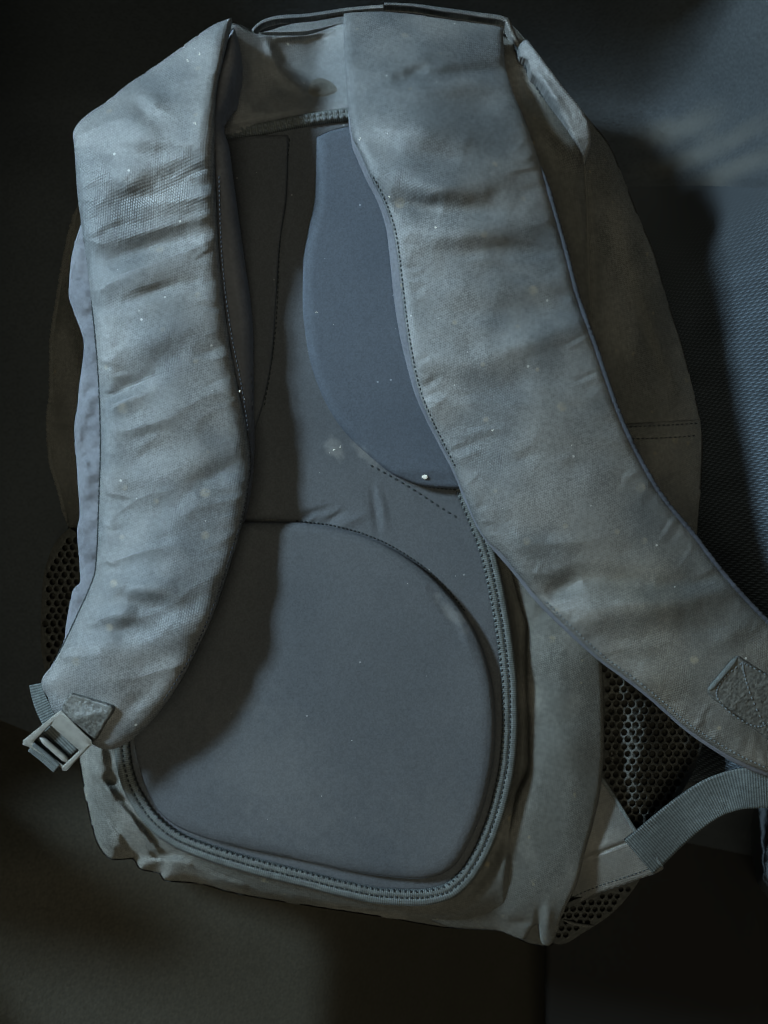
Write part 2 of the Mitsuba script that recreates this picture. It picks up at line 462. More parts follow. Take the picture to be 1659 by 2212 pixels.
sheet('seat__shade_sheet', Relief([(1180, 1640), (1640, 1640), (1660, 1900), (1760, 2120), (2040, 2500), (2040, 2800), (1180, 2800)], lambda x, y: -0.34 + 0.0003 * np.maximum(x - 1640, 0) + 0 * y, 8, 24, (20, 4)), 'shade_black')  # near-black sheet in place of the deep shade right of the cushion

# ------------------------------------------------------------------ the backpack: shell
thing('backpack', 'dusty charcoal backpack lying back upwards with padded shoulder straps', 'backpack')
PANEL = [(400, 290), (757, 240), (960, 225), (1010, 400), (1000, 700), (992, 900), (1003, 1050), (1044, 1136), (1063, 1183), (1078, 1242), (1090, 1301),
         (1100, 1361), (1108, 1432), (1113, 1491), (1114, 1560), (1109, 1640), (1094, 1722), (1073, 1796), (1046, 1858), (1008, 1912), (964, 1943), (900, 1953),
         (830, 1950), (750, 1936), (650, 1911), (550, 1886), (446, 1855), (372, 1824), (320, 1782), (288, 1738), (267, 1692), (256, 1640), (252, 1590),
         (262, 1500), (285, 1350), (310, 1000), (350, 600)]
SILH = [(488, 58), (505, 48), (553, 68), (650, 62), (740, 46), (840, 16), (960, 24), (1092, 46), (1146, 99), (1222, 196), (1266, 250), (1317, 315), (1352, 398), (1381, 471),
        (1415, 553), (1440, 643), (1475, 753), (1495, 833), (1511, 900), (1518, 960), (1512, 1083), (1500, 1200), (1478, 1400), (1420, 1600), (1340, 1800), (1290, 1900),
        (1235, 1985), (1200, 2036), (1181, 2045), (1147, 2040), (1107, 2023), (1073, 2010), (982, 2006), (830, 1982), (650, 1955), (500, 1929), (425, 1909), (355, 1903), (343, 1888),
        (302, 1878), (285, 1856), (245, 1858), (215, 1833), (195, 1773), (183, 1714), (171, 1646), (160, 1560), (146, 1450), (140, 1350), (141, 1200), (147, 1140), (126, 1060),
        (107, 1000), (101, 905), (109, 850), (109, 760), (125, 640), (148, 520), (166, 450), (190, 340), (250, 250), (330, 180), (420, 105)]
panel_poly = Polygon(curve(PANEL, 5, True)).buffer(0)
panel_tree = cKDTree(curve(PANEL, 3, True))
silh_tree = cKDTree(curve(SILH, 3, True))
BODY_FOLDS = [(200, 1660, 245, 1720, 10, 4), (185, 1720, 235, 1830, 8, 5), (235, 1760, 290, 1850, 7, -4), (260, 1740, 340, 1840, 6, 4), (300, 1800, 350, 1865, 6, -4), (360, 1850, 480, 1895, 7, 3), (400, 1895, 560, 1930, 7, -3), (205, 1600, 225, 1660, 12, 5), (190, 1790, 260, 1850, 9, 5), (215, 1740, 300, 1835, 10, -4), (225, 1700, 330, 1830, 12, 4), (285, 1850, 380, 1850, 9, -6), (300, 1872, 345, 1860, 8, 3),
              (355, 1890, 520, 1918, 12, 6), (420, 1870, 620, 1935, 8, -4), (180, 1640, 230, 1700, 18, 5), (215, 1690, 255, 1690, 14, -5),
              (250, 1730, 300, 1800, 8, -3), (245, 1640, 262, 1670, 8, 3), (700, 1960, 1000, 1985, 14, 2.5),
              (1265, 345, 1275, 700, 7, -2.5), (1300, 300, 1380, 600, 26, 3), (1340, 560, 1420, 820, 22, -2.5), (1380, 620, 1470, 860, 18, 2.5),
              (1150, 240, 1235, 320, 22, 4), (1130, 170, 1160, 240, 14, -4), (1180, 330, 1260, 640, 30, -4),
              (150, 560, 118, 760, 9, 4), (118, 760, 128, 860, 12, -3), (108, 905, 165, 920, 10, -4), (112, 960, 150, 1040, 12, 3), (1150, 1200, 1160, 1330, 20, 3)]


def body_h(x, y):
    q = np.stack([np.ravel(x), np.ravel(y)], -1)
    din = panel_tree.query(q)[0]
    din = np.where(shapely.contains_xy(panel_poly, q[:, 0], q[:, 1]), 0, din)
    dout = silh_tree.query(q)[0]
    s = din / (din + dout + 1e-6)
    h = -0.006 - 0.066 * (1 - np.sqrt(np.clip(1 - (s * 0.985) ** 2, 0, 1)))
    h = h - 0.008 * np.exp(-((din - 10) / 22.0) ** 2) * (din > 0)
    h = h.reshape(np.shape(x))
    d, t = seg_dist(np.asarray(x, float), np.asarray(y, float), 1130, 110, 1245, 300)
    h = h + 0.016 * np.exp(-(d / 48) ** 2)
    h = h - 0.014 * sm(1085, 1135, x) * sm(1120, 1240, y) * sm(2030, 1960, y)
    h = h - 0.045 * sm(290, 150, x) * sm(1500, 1280, y) * sm(340, 460, y)
    k = sm(0, 60, din.reshape(np.shape(x)))
    return h + wrinkles(np.asarray(x, float), np.asarray(y, float), BODY_FOLDS) + k * lumps(x, y, 90, 2.2, 11, 4)


body = sheet('backpack__shell', Relief(SILH, body_h, 48, 6.5, (10, 3)), 'side_canvas')

# ---- back panel
MID = [(360, 300), (480, 282), (757, 258), (955, 235), (1000, 400), (992, 700), (985, 900), (994, 1062), (1025, 1136), (1042, 1183), (1057, 1242), (1069, 1301), (1078, 1361),
       (1086, 1432), (1090, 1491), (1091, 1560), (1086, 1640), (1071, 1720), (1050, 1786), (1025, 1845), (992, 1892), (955, 1918), (900, 1926), (830, 1924), (750, 1909),
       (650, 1885), (550, 1860), (450, 1830), (385, 1802), (335, 1764), (307, 1722), (288, 1690), (276, 1640), (272, 1590), (285, 1400), (310, 1000), (340, 600)]
MIDF = [(640, 1118, 715, 1098, 7, -2.2), (660, 1128, 690, 1108, 5, 1.6), (700, 1130, 745, 1105, 6, -1.8), (725, 1140, 790, 1112, 8, 1.2), (805, 1060, 818, 1150, 7, -1.4), (815, 1050, 835, 1140, 8, 1.2),
        (625, 290, 595, 640, 5, -1.2), (645, 290, 632, 480, 5, -0.8), (590, 700, 540, 960, 8, -1), (700, 960, 740, 975, 10, 0.7), (530, 1124, 640, 1122, 6, -2.5)]


def mid_h(x, y):
    return -0.0035 + wrinkles(x, y, MIDF) + lumps(x, y, 160, 0.6, 4)


mid = sheet('backpack__back_panel', Relief(MID, mid_h, 3, 6, (14, 2.0)), 'neoprene')
UP = [(684, 296), (720, 280), (757, 272), (900, 262), (955, 300), (985, 500), (980, 800), (992, 1000), (1000, 1056), (930, 1052), (860, 1030), (800, 985), (735, 920), (690, 840), (664, 750), (654, 650), (655, 570), (666, 500), (681, 420)]
upper = sheet('backpack__upper_pad', Relief(UP, lambda x, y: 0.0060 + 0.002 * np.exp(-((x - 830) / 200) ** 2 - ((y - 700) / 350) ** 2) + wrinkles(x, y, [(880, 1030, 990, 1040, 12, -1.5)]) + lumps(x, y, 200, 0.5, 6), 7, 5, (26, 5.0)), 'blue_neoprene')
UPL = [(400, 320), (480, 300), (560, 292), (622, 292), (618, 420), (604, 520), (597, 620), (588, 760), (570, 860), (540, 950), (490, 1030), (400, 1060), (340, 900), (360, 600)]
upper2 = sheet('backpack__upper_pad_001', Relief(UPL, lambda x, y: -0.0008 + lumps(x, y, 200, 0.5, 8), 2, 6, (14, 1.6)), 'neoprene')
LOW = [(345, 1180), (430, 1134), (525, 1128), (640, 1129), (700, 1136), (760, 1150), (820, 1172), (870, 1200), (920, 1236), (962, 1277), (1000, 1323), (1033, 1380), (1054, 1440), (1066, 1500),
       (1070, 1560), (1067, 1630), (1055, 1700), (1038, 1762), (1013, 1820), (983, 1868), (948, 1890), (900, 1898), (830, 1893), (750, 1880), (650, 1857), (550, 1836), (450, 1812),
       (392, 1790), (352, 1762), (322, 1716), (302, 1660), (291, 1600), (295, 1500), (315, 1350)]


def low_h(x, y):
    return 0.0045 + 0.004 * np.exp(-((x - 720) / 330) ** 2 - ((y - 1560) / 300) ** 2) + wrinkles(x, y, [(930, 1270, 1000, 1370, 10, -1.1), (985, 1330, 1015, 1400, 9, 0.8)]) + lumps(x, y, 220, 0.8, 9)


lower = sheet('backpack__lower_pad', Relief(LOW, low_h, 6, 5, (30, 4.5)), 'neoprene')


def edge_line(pts, lift=0.0):
    return pts


stitches('backpack__upper_pad__stitching', [(659, 640), (666, 750), (692, 840), (737, 920), (802, 985), (862, 1030), (930, 1053), (995, 1058)], mid.height, 5, 4, 0.45, 'dark_thread', 0.3)
stitches('backpack__back_panel__stitching', [(800, 1005), (850, 1032), (900, 1062), (950, 1095), (988, 1118)], mid.height, 8, 7, 0.5, 'dark_thread', 0.2)
stitches('backpack__lower_pad__stitching', [(640, 1126), (700, 1132), (762, 1146), (822, 1168), (873, 1196), (924, 1232), (966, 1273), (1004, 1320)], mid.height, 5, 4, 0.45, 'dark_thread', 0.4)
stitches('backpack__back_panel__stitching_001', [(626, 300), (606, 500), (596, 700), (570, 880)], mid.height, 7, 4, 0.4, 'dark_thread', 0.2)

# ---- trim round the panel
TRIM = [(985, 1000), (1004, 1062), (1030, 1130), (1050, 1183), (1065, 1242), (1077, 1301), (1087, 1361), (1096, 1432), (1101, 1491), (1102, 1560), (1097, 1640), (1082, 1720), (1061, 1790), (1035, 1850),
        (1000, 1901), (960, 1930), (900, 1940), (830, 1937), (750, 1922), (650, 1897), (550, 1872), (450, 1842), (378, 1812), (328, 1772), (298, 1730), (278, 1690), (266, 1640), (262, 1590), (275, 1480), (295, 1300)]
trim_h = lambda x, y, t=None, v=None: -0.0025 + 0 * x + lumps(x, y, 60, 0.5, 2)
tp = lambda v: 1.5 * np.sqrt(np.clip(1 - np.abs(v) ** 3, 0, 1)) - 0.9 * np.exp(-(v / 0.16) ** 2)
ribbon('backpack__trim', TRIM, 33, trim_h, 'trim_cloth', tp, 4, 3, 15)
stitches('backpack__trim__stitching', TRIM[:-2], lambda x, y: trim_h(x, y) + 0.0009, 6, 5, 0.48, 'dark_thread', 0.3)
TE = [(x, y) for x, y in LineString(curve(TRIM[:-2], 5)).offset_curve(14).coords]
TE2 = [(x, y) for x, y in LineString(curve(TRIM[:-2], 5)).offset_curve(-14).coords]
inner = TE if Point(TE[len(TE) // 2]).distance(Point(680, 1500)) < Point(TE2[len(TE2) // 2]).distance(Point(680, 1500)) else TE2
stitches('backpack__trim__stitching_001', inner, lambda x, y: trim_h(x, y) + 0.0009, 8, 4, 0.5, 'dark_thread', 0.3, 55)

# ---- yoke above the panel
YOKE = [(455, 110), (505, 52), (553, 72), (600, 76), (650, 76), (700, 64), (740, 50), (800, 45), (1000, 60), (1080, 75), (1060, 230), (960, 240), (757, 252), (650, 268), (480, 296), (400, 305), (430, 200)]
yoke_s = surface([(430, 140, 8), (505, 55, 8), (553, 72, 2), (600, 76, -4), (650, 76, -9), (700, 64, -13), (740, 50, -8), (745, 150, -8), (757, 245, -3.5), (560, 170, -3), (600, 190, -8), (650, 165, -11), (692, 145, -13), (700, 225, -8), (640, 252, -4), (600, 262, -3), (480, 290, 1), (470, 200, 8), (1080, 75, -14), (1060, 230, -6), (900, 150, -8)])
YF = [(575, 85, 600, 150, 11, 3), (600, 150, 665, 205, 14, 3), (600, 80, 715, 68, 7, 3.5), (530, 110, 560, 200, 24, -2), (480, 270, 757, 232, 6, -1)]
yoke = sheet('backpack__yoke', Relief(YOKE, lambda x, y: yoke_s(x, y) + 0.8 * wrinkles(x, y, YF, 1.1) + lumps(x, y, 60, 1.2, 14), 6, 4, (8, 1.5)), 'canvas')
seam_h = lambda x, y, t=None, v=None: np.maximum(yoke.height(x, y), mid.height(x, y)) * 0 - 0.0015 + 0 * x
ribbon('backpack__yoke__binding', [(476, 290), (560, 278), (650, 260), (700, 251), (757, 244), (800, 238)], 24, seam_h, 'trim_cloth', lambda v: 1.2 * np.sqrt(np.clip(1 - v ** 2, 0, 1)), 3, 3, 11)
stitches('backpack__yoke__stitching', [(480, 285), (560, 273), (650, 255), (700, 246), (757, 238), (790, 234)], lambda x, y: seam_h(x, y) + 0.001, 9, 4, 0.9, 'grey_thread', 0.1, 40)
stitches('backpack__yoke__stitching_001', [(480, 295), (560, 283), (650, 265), (700, 256), (757, 249), (790, 245)], lambda x, y: seam_h(x, y) + 0.001, 9, 4, 0.9, 'grey_thread', 0.1, 40)

# ---- top: grab handle and rim
hand = surface([(545, 66, -12), (572, 44, -16), (653, 32, -20), (741, 18, -22), (860, 10, -20), (700, 26, -21), (600, 60, -14), (800, 40, -18)])
ribbon('backpack__grab_handle', [(546, 66), (556, 55), (572, 45), (606, 37), (653, 34), (700, 28), (745, 21), (830, 14)], [7, 9, 10, 9, 9, 9, 9, 9], lambda x, y, t, v: hand(x, y), 'canvas', lambda v: 1.4 * np.sqrt(np.clip(1 - v ** 2, 0, 1)), 5, 3, 9)
sheet('backpack__top_fold', Relief([(562, 70), (600, 60), (634, 50), (690, 44), (738, 33), (760, 30), (760, 52), (742, 52), (700, 60), (650, 69), (600, 70)],
      lambda x, y: -0.013 - 0.00030 * np.clip(66 - y, -10, 60) + lumps(x, y, 40, 1.0, 21), 4, 3, (5, 1.5)), 'canvas')
ribbon('backpack__top_rim', [(830, 9), (880, 11), (960, 22), (1030, 32), (1093, 44), (1102, 62), (1112, 84), (1122, 104)], [8, 9, 11, 13, 13, 14, 14, 12],
       lambda x, y, t, v: -0.012 - 0.014 * t + lumps(x, y, 50, 1.0, 22), 'canvas', lambda v: 2.4 * np.sqrt(np.clip(1 - v ** 2, 0, 1)), 6, 3, 9)

# ---- flap over the zipper on the right
FLAP = [(1120, 100), (1138, 85), (1148, 97), (1187, 148), (1222, 195), (1258, 240), (1272, 270), (1277, 305), (1268, 340), (1262, 356), (1256, 336), (1241, 304), (1222, 268), (1196, 228), (1170, 186), (1148, 158), (1139, 130), (1122, 122)]
flap_s = surface([(1138, 85, -8), (1148, 97, -7), (1222, 195, -6), (1272, 270, -10), (1262, 356, -24), (1241, 304, -13), (1196, 228, -10), (1148, 158, -10), (1122, 115, -11)])
sheet('backpack__zipper_flap', Relief(FLAP, lambda x, y: flap_s(x, y) + lumps(x, y, 35, 1.4, 31) + wrinkles(x, y, [(1160, 150, 1225, 250, 9, 1.5), (1150, 170, 1140, 130, 6, 1.5)]), 14, 3, (8, 1.6)), 'canvas')
cord('backpack__zipper', [(1108, 96), (1130, 130), (1150, 168), (1190, 230), (1232, 298), (1256, 345)], lambda x, y: flap_s(x, y) - 0.006, 1.1, 'dark_thread', 3, 0, 0.25)
cord('backpack__side_seam_001', [(172, 440), (150, 520), (128, 640), (113, 755), (113, 840), (106, 905), (111, 990), (130, 1060), (148, 1135)], body.height, 2.0, 'side_canvas', 4, 0.5, 0.15)
cord('backpack__side_seam', [(1262, 350), (1268, 450), (1272, 600), (1280, 740)], body.height, 0.7, 'side_canvas', 5, 0.2)

# ---- pocket on the right side with its stitched hem
POCK = [(1335, 916), (1420, 912), (1512, 906), (1516, 955), (1510, 1083), (1500, 1190), (1440, 1190), (1380, 1060)]
pocket = sheet('backpack__side_pocket', Relief(POCK, lambda x, y: body.height(x, y) + 0.0022 + 0.0012 * np.exp(-((y - 930) / 16) ** 2) + wrinkles(x, y, [(1430, 1045, 1500, 1020, 12, -3)]), 4, 5, (9, 1.5)), 'side_canvas')
stitches('backpack__side_pocket__stitching', [(1350, 922), (1430, 919), (1508, 914)], pocket.height, 6, 4, 0.4, 'dark_thread', 0.25)
stitches('backpack__side_pocket__stitching_001', [(1365, 948), (1430, 946), (1510, 940)], pocket.height, 6, 4, 0.4, 'dark_thread', 0.25)

# ---- gusset under the right strap
GUS = [(1085, 1180), (1099, 1219), (1113, 1261), (1127, 1313), (1139, 1356), (1138, 1410), (1139, 1491), (1144, 1560), (1144, 1655), (1120, 1720), (1105, 1777), (1078, 1862), (1040, 1925), (1000, 1965), (930, 1985),
       (985, 2005), (1073, 2010), (1107, 2022), (1130, 2030), (1150, 2003), (1160, 1996), (1172, 2040), (1184, 2044), (1196, 2034), (1206, 2004), (1218, 1970), (1230, 1945), (1249, 1900), (1260, 1854), (1283, 1772), (1297, 1706), (1305, 1600), (1303, 1500), (1299, 1425), (1262, 1330), (1180, 1200)]
gus_s = surface([(1085, 1180, -8), (1113, 1261, -12), (1139, 1356, -12), (1139, 1491, -12), (1144, 1655, -12), (1105, 1777, -13), (1040, 1925, -16), (930, 1985, -24), (1073, 2010, -30), (1181, 2044, -36), (1218, 1970, -24),
                 (1260, 1854, -19), (1297, 1706, -17), (1305, 1600, -16), (1303, 1500, -15), (1220, 1500, -6), (1225, 1620, -6), (1200, 1750, -9), (1150, 1880, -14), (1220, 1380, -6), (1190, 1280, -6), (1262, 1330, -6), (1120, 1960, -20)])
GF = [(1165, 1430, 1240, 1420, 40, 1.6), (1165, 1340, 1180, 1300, 14, -1.5), (1215, 1650, 1190, 1850, 30, -1.6), (1150, 1700, 1110, 1830, 24, 1.6), (1165, 1960, 1160, 2040, 8, -2.5), (1185, 1950, 1180, 2030, 12, 2.5), (1110, 1990, 1160, 1995, 8, -2), (1060, 1985, 1130, 1960, 18, 1.5), (1180, 1560, 1280, 1540, 26, -0.8)]
gusset = sheet('backpack__gusset', Relief(GUS, lambda x, y: gus_s(x, y) + wrinkles(x, y, GF) + lumps(x, y, 110, 1.6, 41, 3), 5, 4.5, (9, 3.0)), 'side_canvas')

# ---- net pocket, wing and webbing on the lower right


def net(key, area, height, cell, hole):
    """netting: a sheet pierced by rows of round holes"""
    poly = Polygon(curve(area, 5, True)).buffer(0)
    x0, y0, x1, y1 = poly.bounds
    holes, row, y = [], 0, y0 - cell
    while y < y1 + cell:
        x = x0 - cell + (row % 2) * cell / 2
        while x < x1 + cell:
            jx, jy = RNG.uniform(-1, 1, 2)
            k = 1 + 0.1 * RNG.uniform(-1, 1)
            a = np.linspace(0, 2 * np.pi, 15)[:-1]
            if poly.buffer(-hole * 1.25).contains(Point(x + jx, y + jy)):
                holes.append(np.stack([x + jx + hole * k * np.cos(a), y + jy + hole * 1.05 * k * np.sin(a)], -1))
            x += cell
        y += cell * 0.88; row += 1
    shape = poly.difference(shapely.union_all([Polygon(h) for h in holes]))
    g = np.stack(np.meshgrid(np.arange(x0, x1, cell / 5), np.arange(y0, y1, cell / 5)), -1).reshape(-1, 2)
    g = g[shapely.contains_xy(shape.buffer(-cell / 14), g[:, 0], g[:, 1])]
    pts = np.vstack([curve(area, 5, True)] + holes + [g])
    tri = Delaunay(pts).simplices
    c = pts[tri].mean(1)
    tri = tri[shapely.contains_xy(shape, c[:, 0], c[:, 1])]
    e1, e2 = pts[tri[:, 1]] - pts[tri[:, 0]], pts[tri[:, 2]] - pts[tri[:, 0]]
    a = e1[:, 0] * e2[:, 1] - e1[:, 1] * e2[:, 0]
    tri, a = tri[np.abs(a) > 1e-3], a[np.abs(a) > 1e-3]
    tri[a > 0] = tri[a > 0][:, ::-1]
    d = cKDTree(np.vstack(holes)).query(pts)[0]
    top = at(pts[:, 0], pts[:, 1], height(pts[:, 0], pts[:, 1]) + 0.0006 * np.minimum(d / (cell * 0.12), 1))
    n = len(top)
    ed = np.vstack([tri[:, [0, 1]], tri[:, [1, 2]], tri[:, [2, 0]]])
    _, first, cnt = np.unique(np.sort(ed, axis=1), axis=0, return_index=True, return_counts=True)
    b = ed[first[cnt == 1]]
    walls = np.vstack([np.stack([b[:, 1], b[:, 0], b[:, 0] + n], 1), np.stack([b[:, 1], b[:, 0] + n, b[:, 1] + n], 1)])
    put(key, np.vstack([top, top - [0, 0, 0.0008]]), np.vstack([tri, tri[:, ::-1] + n, walls]), 'net')


NETA = [(1296, 1415), (1340, 1440), (1420, 1500), (1500, 1560), (1524, 1580), (1512, 1630), (1480, 1700), (1430, 1760), (1374, 1800), (1330, 1730), (1296, 1660)]
nets = surface([(1296, 1415, -32), (1296, 1660, -40), (1500, 1580, -62), (1374, 1800, -36), (1480, 1700, -62), (1370, 1600, -24), (1365, 1680, -26), (1345, 1520, -28), (1420, 1560, -42), (1430, 1700, -50)])
neth = lambda x, y: np.maximum(nets(x, y), body.height(x, y) + 0.010 - 0.03 * sm(1380, 1480, x)) + wrinkles(x, y, [(1375, 1560, 1370, 1760, 26, 3), (1325, 1470, 1320, 1700, 14, -5), (1420, 1560, 1430, 1700, 16, -4)]) + lumps(x, y, 45, 7, 77, 3)
net('backpack__net_pocket', NETA, neth, 17.5, 6.9)
sheet('backpack__net_pocket__backing', Relief(NETA, lambda x, y: neth(x, y) - 0.004, 10, 8, (10, 2)), 'net_backing')
WING = [(1200, 1700), (1285, 1670), (1300, 1678), (1337, 1738), (1374, 1797), (1405, 1838), (1434, 1874), (1380, 1899), (1294, 1929), (1229, 1957), (1170, 1960)]
wing_s = surface([(1200, 1700, -28), (1300, 1678, -29), (1374, 1797, -25), (1434, 1874, -27), (1294, 1929, -32), (1170, 1960, -38), (1310, 1830, -25)])
wing = sheet('backpack__side_wing', Relief(WING, lambda x, y: wing_s(x, y) + wrinkles(x, y, [(1263, 1855, 1362, 1816, 3.5, -1.6), (1265, 1845, 1350, 1808, 14, 0.8)]) + lumps(x, y, 60, 0.8, 51), 3, 3.5, (6, 1.4)), 'canvas')
cord('backpack__side_wing__edge_binding', [(1296, 1676), (1337, 1738), (1374, 1797), (1405, 1838), (1432, 1872)], wing.height, 1.1, 'trim_cloth', 4, 0.4)
stitches('backpack__side_wing__stitching', [(1236, 1938), (1294, 1914), (1378, 1886), (1412, 1872)], wing.height, 6, 3, 0.35, 'dark_thread', 0.2)
web_s = surface([(1402, 1833, -24), (1490, 1758, -30), (1555, 1718, -24), (1612, 1702, -12), (1700, 1698, -6), (1440, 1720, -28), (1500, 1850, -30), (1780, 1700, -8)])
ribbon('backpack__webbing', [(1380, 1852), (1402, 1833), (1446, 1793), (1490, 1757), (1525, 1733), (1560, 1716), (1612, 1703), (1700, 1699), (1780, 1705)], [96, 92, 88, 86, 86, 88, 92, 94, 94],
       lambda x, y, t, v: web_s(x, y) + 0.003 * np.exp(-((t - 0.42) / 0.08) ** 2), 'webbing_cloth', None, 1.4, 3, 17)
NETB = [(1190, 2035), (1215, 1960), (1300, 1925), (1385, 1895), (1372, 1916), (1323, 1972), (1266, 2011), (1209, 2040)]
netb = surface([(1190, 2035, -42), (1300, 1925, -40), (1385, 1895, -46), (1323, 1972, -56), (1209, 2040, -52), (1260, 1970, -44)])
net('backpack__net_pocket_001', NETB, netb, 16, 6.0)
sheet('backpack__net_pocket_001__backing', Relief(NETB, lambda x, y: netb(x, y) - 0.005, 8, 6, (8, 2)), 'net_backing')
cord('backpack__net_pocket_001__edging', [(1219, 1988), (1250, 1997), (1282, 2000)], lambda x, y: netb(x, y) + 0.002, 0.9, 'side_canvas', 4)

# ---- left net pocket
NETC = [(150, 1140), (172, 1160), (178, 1300), (150, 1420), (110, 1470), (95, 1440), (88, 1380), (92, 1260), (115, 1180)]
netc = surface([(150, 1140, -58), (178, 1300, -50), (110, 1470, -66), (88, 1380, -80), (92, 1260, -80)])
net('backpack__net_pocket_002', NETC, netc, 17, 6.6)
sheet('backpack__net_pocket_002__backing', Relief(NETC, lambda x, y: netc(x, y) - 0.006, 8, 8, (10, 3)), 'net_backing')

# ---- left shoulder strap


def puckers(a, b, n):
    """short gathers that run in from the two seams of a strap"""
    out = []
    mid = np.vstack([a, b]).mean(0)
    for side, other in ((a, b), (b, a)):
        e, o = curve(side, 3), curve(other, 3)
        for _ in range(n // 2):
            p = e[rw.integers(len(e))]
            q = o[np.argmin(np.hypot(*(o - p).T))]
            d = (q - p) / (np.hypot(*(q - p)) + 1e-6)
            t = rw.uniform(-0.5, 0.5)
            d = np.array([d[0] * math.cos(t) - d[1] * math.sin(t), d[0] * math.sin(t) + d[1] * math.cos(t)])
            L = rw.uniform(20, 75)
            p = p + d * 6
            out.append((*p, *(p + d * L), rw.uniform(4, 8), rw.choice([-1, 1]) * rw.uniform(0.25, 0.6)))
    return out


LS_L = [(500, 38), (470, 48), (400, 95), (330, 145), (270, 185), (235, 215), (190, 245), (165, 270), (157, 290), (160, 315), (163, 360), (167, 420), (175, 480), (183, 535), (191, 600), (200, 680), (209, 760), (214, 840),
        (217, 900), (217, 960), (216, 1020), (213, 1090), (210, 1150), (206, 1232), (190, 1281), (170, 1324), (142, 1384), (114, 1435), (90, 1470), (89, 1480), (102, 1506), (112, 1534), (150, 1570), (196, 1606), (232, 1620), (262, 1612), (284, 1598)]
LS_R = [(320, 1565), (360, 1516), (402, 1448), (418, 1415), (450, 1350), (480, 1270), (508, 1180), (522, 1130), (535, 1060), (541, 1000), (537, 950), (528, 905), (516, 850), (503, 790), (491, 720), (483, 660), (476, 600), (470, 520), (466, 440), (463, 360), (461, 290), (463, 230), (467, 180), (478, 130), (490, 80)]
LSO = LS_L + LS_R
ls_s = surface([(500, 38, 31), (400, 95, 27), (330, 145, 22), (235, 215, 26), (160, 290, 32), (462, 270, 44), (478, 130, 37), (310, 270, 43), (190, 600, 29), (476, 600, 26), (330, 450, 34), (330, 620, 32), (217, 900, 27), (528, 905, 20), (370, 900, 29),
                (537, 1000, 19), (212, 1150, 27), (522, 1130, 23), (206, 1232, 28), (480, 1270, 29), (340, 1250, 34), (90, 1475, 30), (402, 1448, 34), (284, 1598, 30), (230, 1480, 38), (112, 1534, 32), (200, 1600, 30)])
LSF = [(255, 345, 400, 318, 16, -2.4), (200, 330, 300, 325, 12, -1.5), (275, 425, 462, 345, 17, -2.6), (240, 400, 330, 390, 15, 1.5), (230, 575, 440, 500, 18, -2.4), (225, 668, 462, 588, 15, -2.4), (215, 610, 350, 560, 14, 1.3),
       (216, 868, 330, 815, 9, -2.2), (230, 885, 320, 842, 10, 1.6), (255, 990, 440, 945, 22, -1.6), (400, 1060, 535, 990, 12, -1.6), (230, 1095, 330, 1085, 26, -1.2), (270, 1265, 390, 1290, 13, 2.4), (270, 1300, 390, 1310, 15, -1.7), (235, 1330, 300, 1325, 12, 2.4),
       (240, 1360, 330, 1350, 16, -1.6), (210, 1230, 260, 1290, 14, 1.6), (330, 1390, 430, 1330, 16, 1.5), (150, 1400, 260, 1420, 24, 1.4), (250, 1470, 380, 1450, 26, -1.4), (310, 205, 345, 235, 10, 3), (290, 225, 335, 245, 12, -2.6),
       (200, 250, 300, 225, 18, 1.4), (380, 150, 450, 120, 20, -1.2), (330, 290, 460, 270, 12, -1.0), (250, 740, 420, 700, 30, 0.9), (300, 780, 500, 740, 26, -1.0), (120, 1500, 240, 1520, 14, -2), (260, 1540, 320, 1500, 14, -1.6)]
for _ in range(26):
    x, y = rw.uniform(190, 500), rw.uniform(200, 1450)
    L, a = rw.uniform(30, 90), math.radians(rw.uniform(-35, 5))
    LSF.append((x, y, x + L * math.cos(a), y + L * math.sin(a), rw.uniform(7, 14), rw.choice([-1, 1]) * rw.uniform(0.3, 0.8)))
LSF += puckers(LS_L[8:28], LS_R[3:20], 70)
lstrap = sheet('backpack__shoulder_strap', Relief(LSO, lambda x, y: ls_s(x, y) + 1.3 * wrinkles(x, y, LSF[:28], 1.9) + 1.1 * wrinkles(x, y, LSF[28:], 1.2) + fold_field(x, y, 320, 105, 0.30, 2.1, 5) + lumps(x, y, 70, 1.0, 61, 4), 3, 4.5, (36, 5.5)), 'canvas')
LIN = [(478, 120), (505, 60), (512, 110), (490, 220), (478, 265), (488, 300), (499, 380), (513, 480), (524, 560), (536, 640), (543, 720), (545, 850), (547, 950), (544, 1010), (536, 1070), (520, 1140), (500, 1200), (470, 1280), (435, 1360), (390, 1450), (345, 1520), (290, 1585), (240, 1600), (180, 1570), (120, 1500),
       (104, 1460), (138, 1382), (141, 1352), (149, 1308), (157, 1274), (172, 1256), (170, 1213), (165, 1145), (171, 1112), (167, 1050), (162, 971), (159, 929), (161, 902), (166, 880), (169, 840), (175, 797), (180, 745), (162, 682), (147, 635), (152, 563), (162, 518), (178, 470), (200, 400), (240, 320), (300, 250)]
lin_s = lambda x, y: ls_s(x, y) - 0.006 - 0.002 * sm(600, 200, y)
lining = sheet('backpack__shoulder_strap__lining', Relief(LIN, lambda x, y: lin_s(x, y) - 0.003 * sm(300, 420, x) + lumps(x, y, 38, 5.0, 63, 3) * sm(330, 230, x) + wrinkles(x, y, [(195, 842, 178, 860, 9, -4), (180, 930, 185, 980, 10, -3), (172, 700, 195, 760, 10, 2), (175, 1010, 195, 990, 9, 3)]), lambda x, y: 8 + 36 * sm(270, 80, y), 4.5, (26, 9.0)), 'lining')
stitches('backpack__shoulder_strap__stitching', [(474, 380), (478, 520), (486, 620), (500, 720), (524, 845), (536, 930), (540, 1000), (534, 1060), (519, 1130), (500, 1190), (476, 1268), (444, 1350), (412, 1418), (396, 1446), (350, 1518)], lstrap.height, 6, 4, 0.45, 'edge_cord', 0.15)
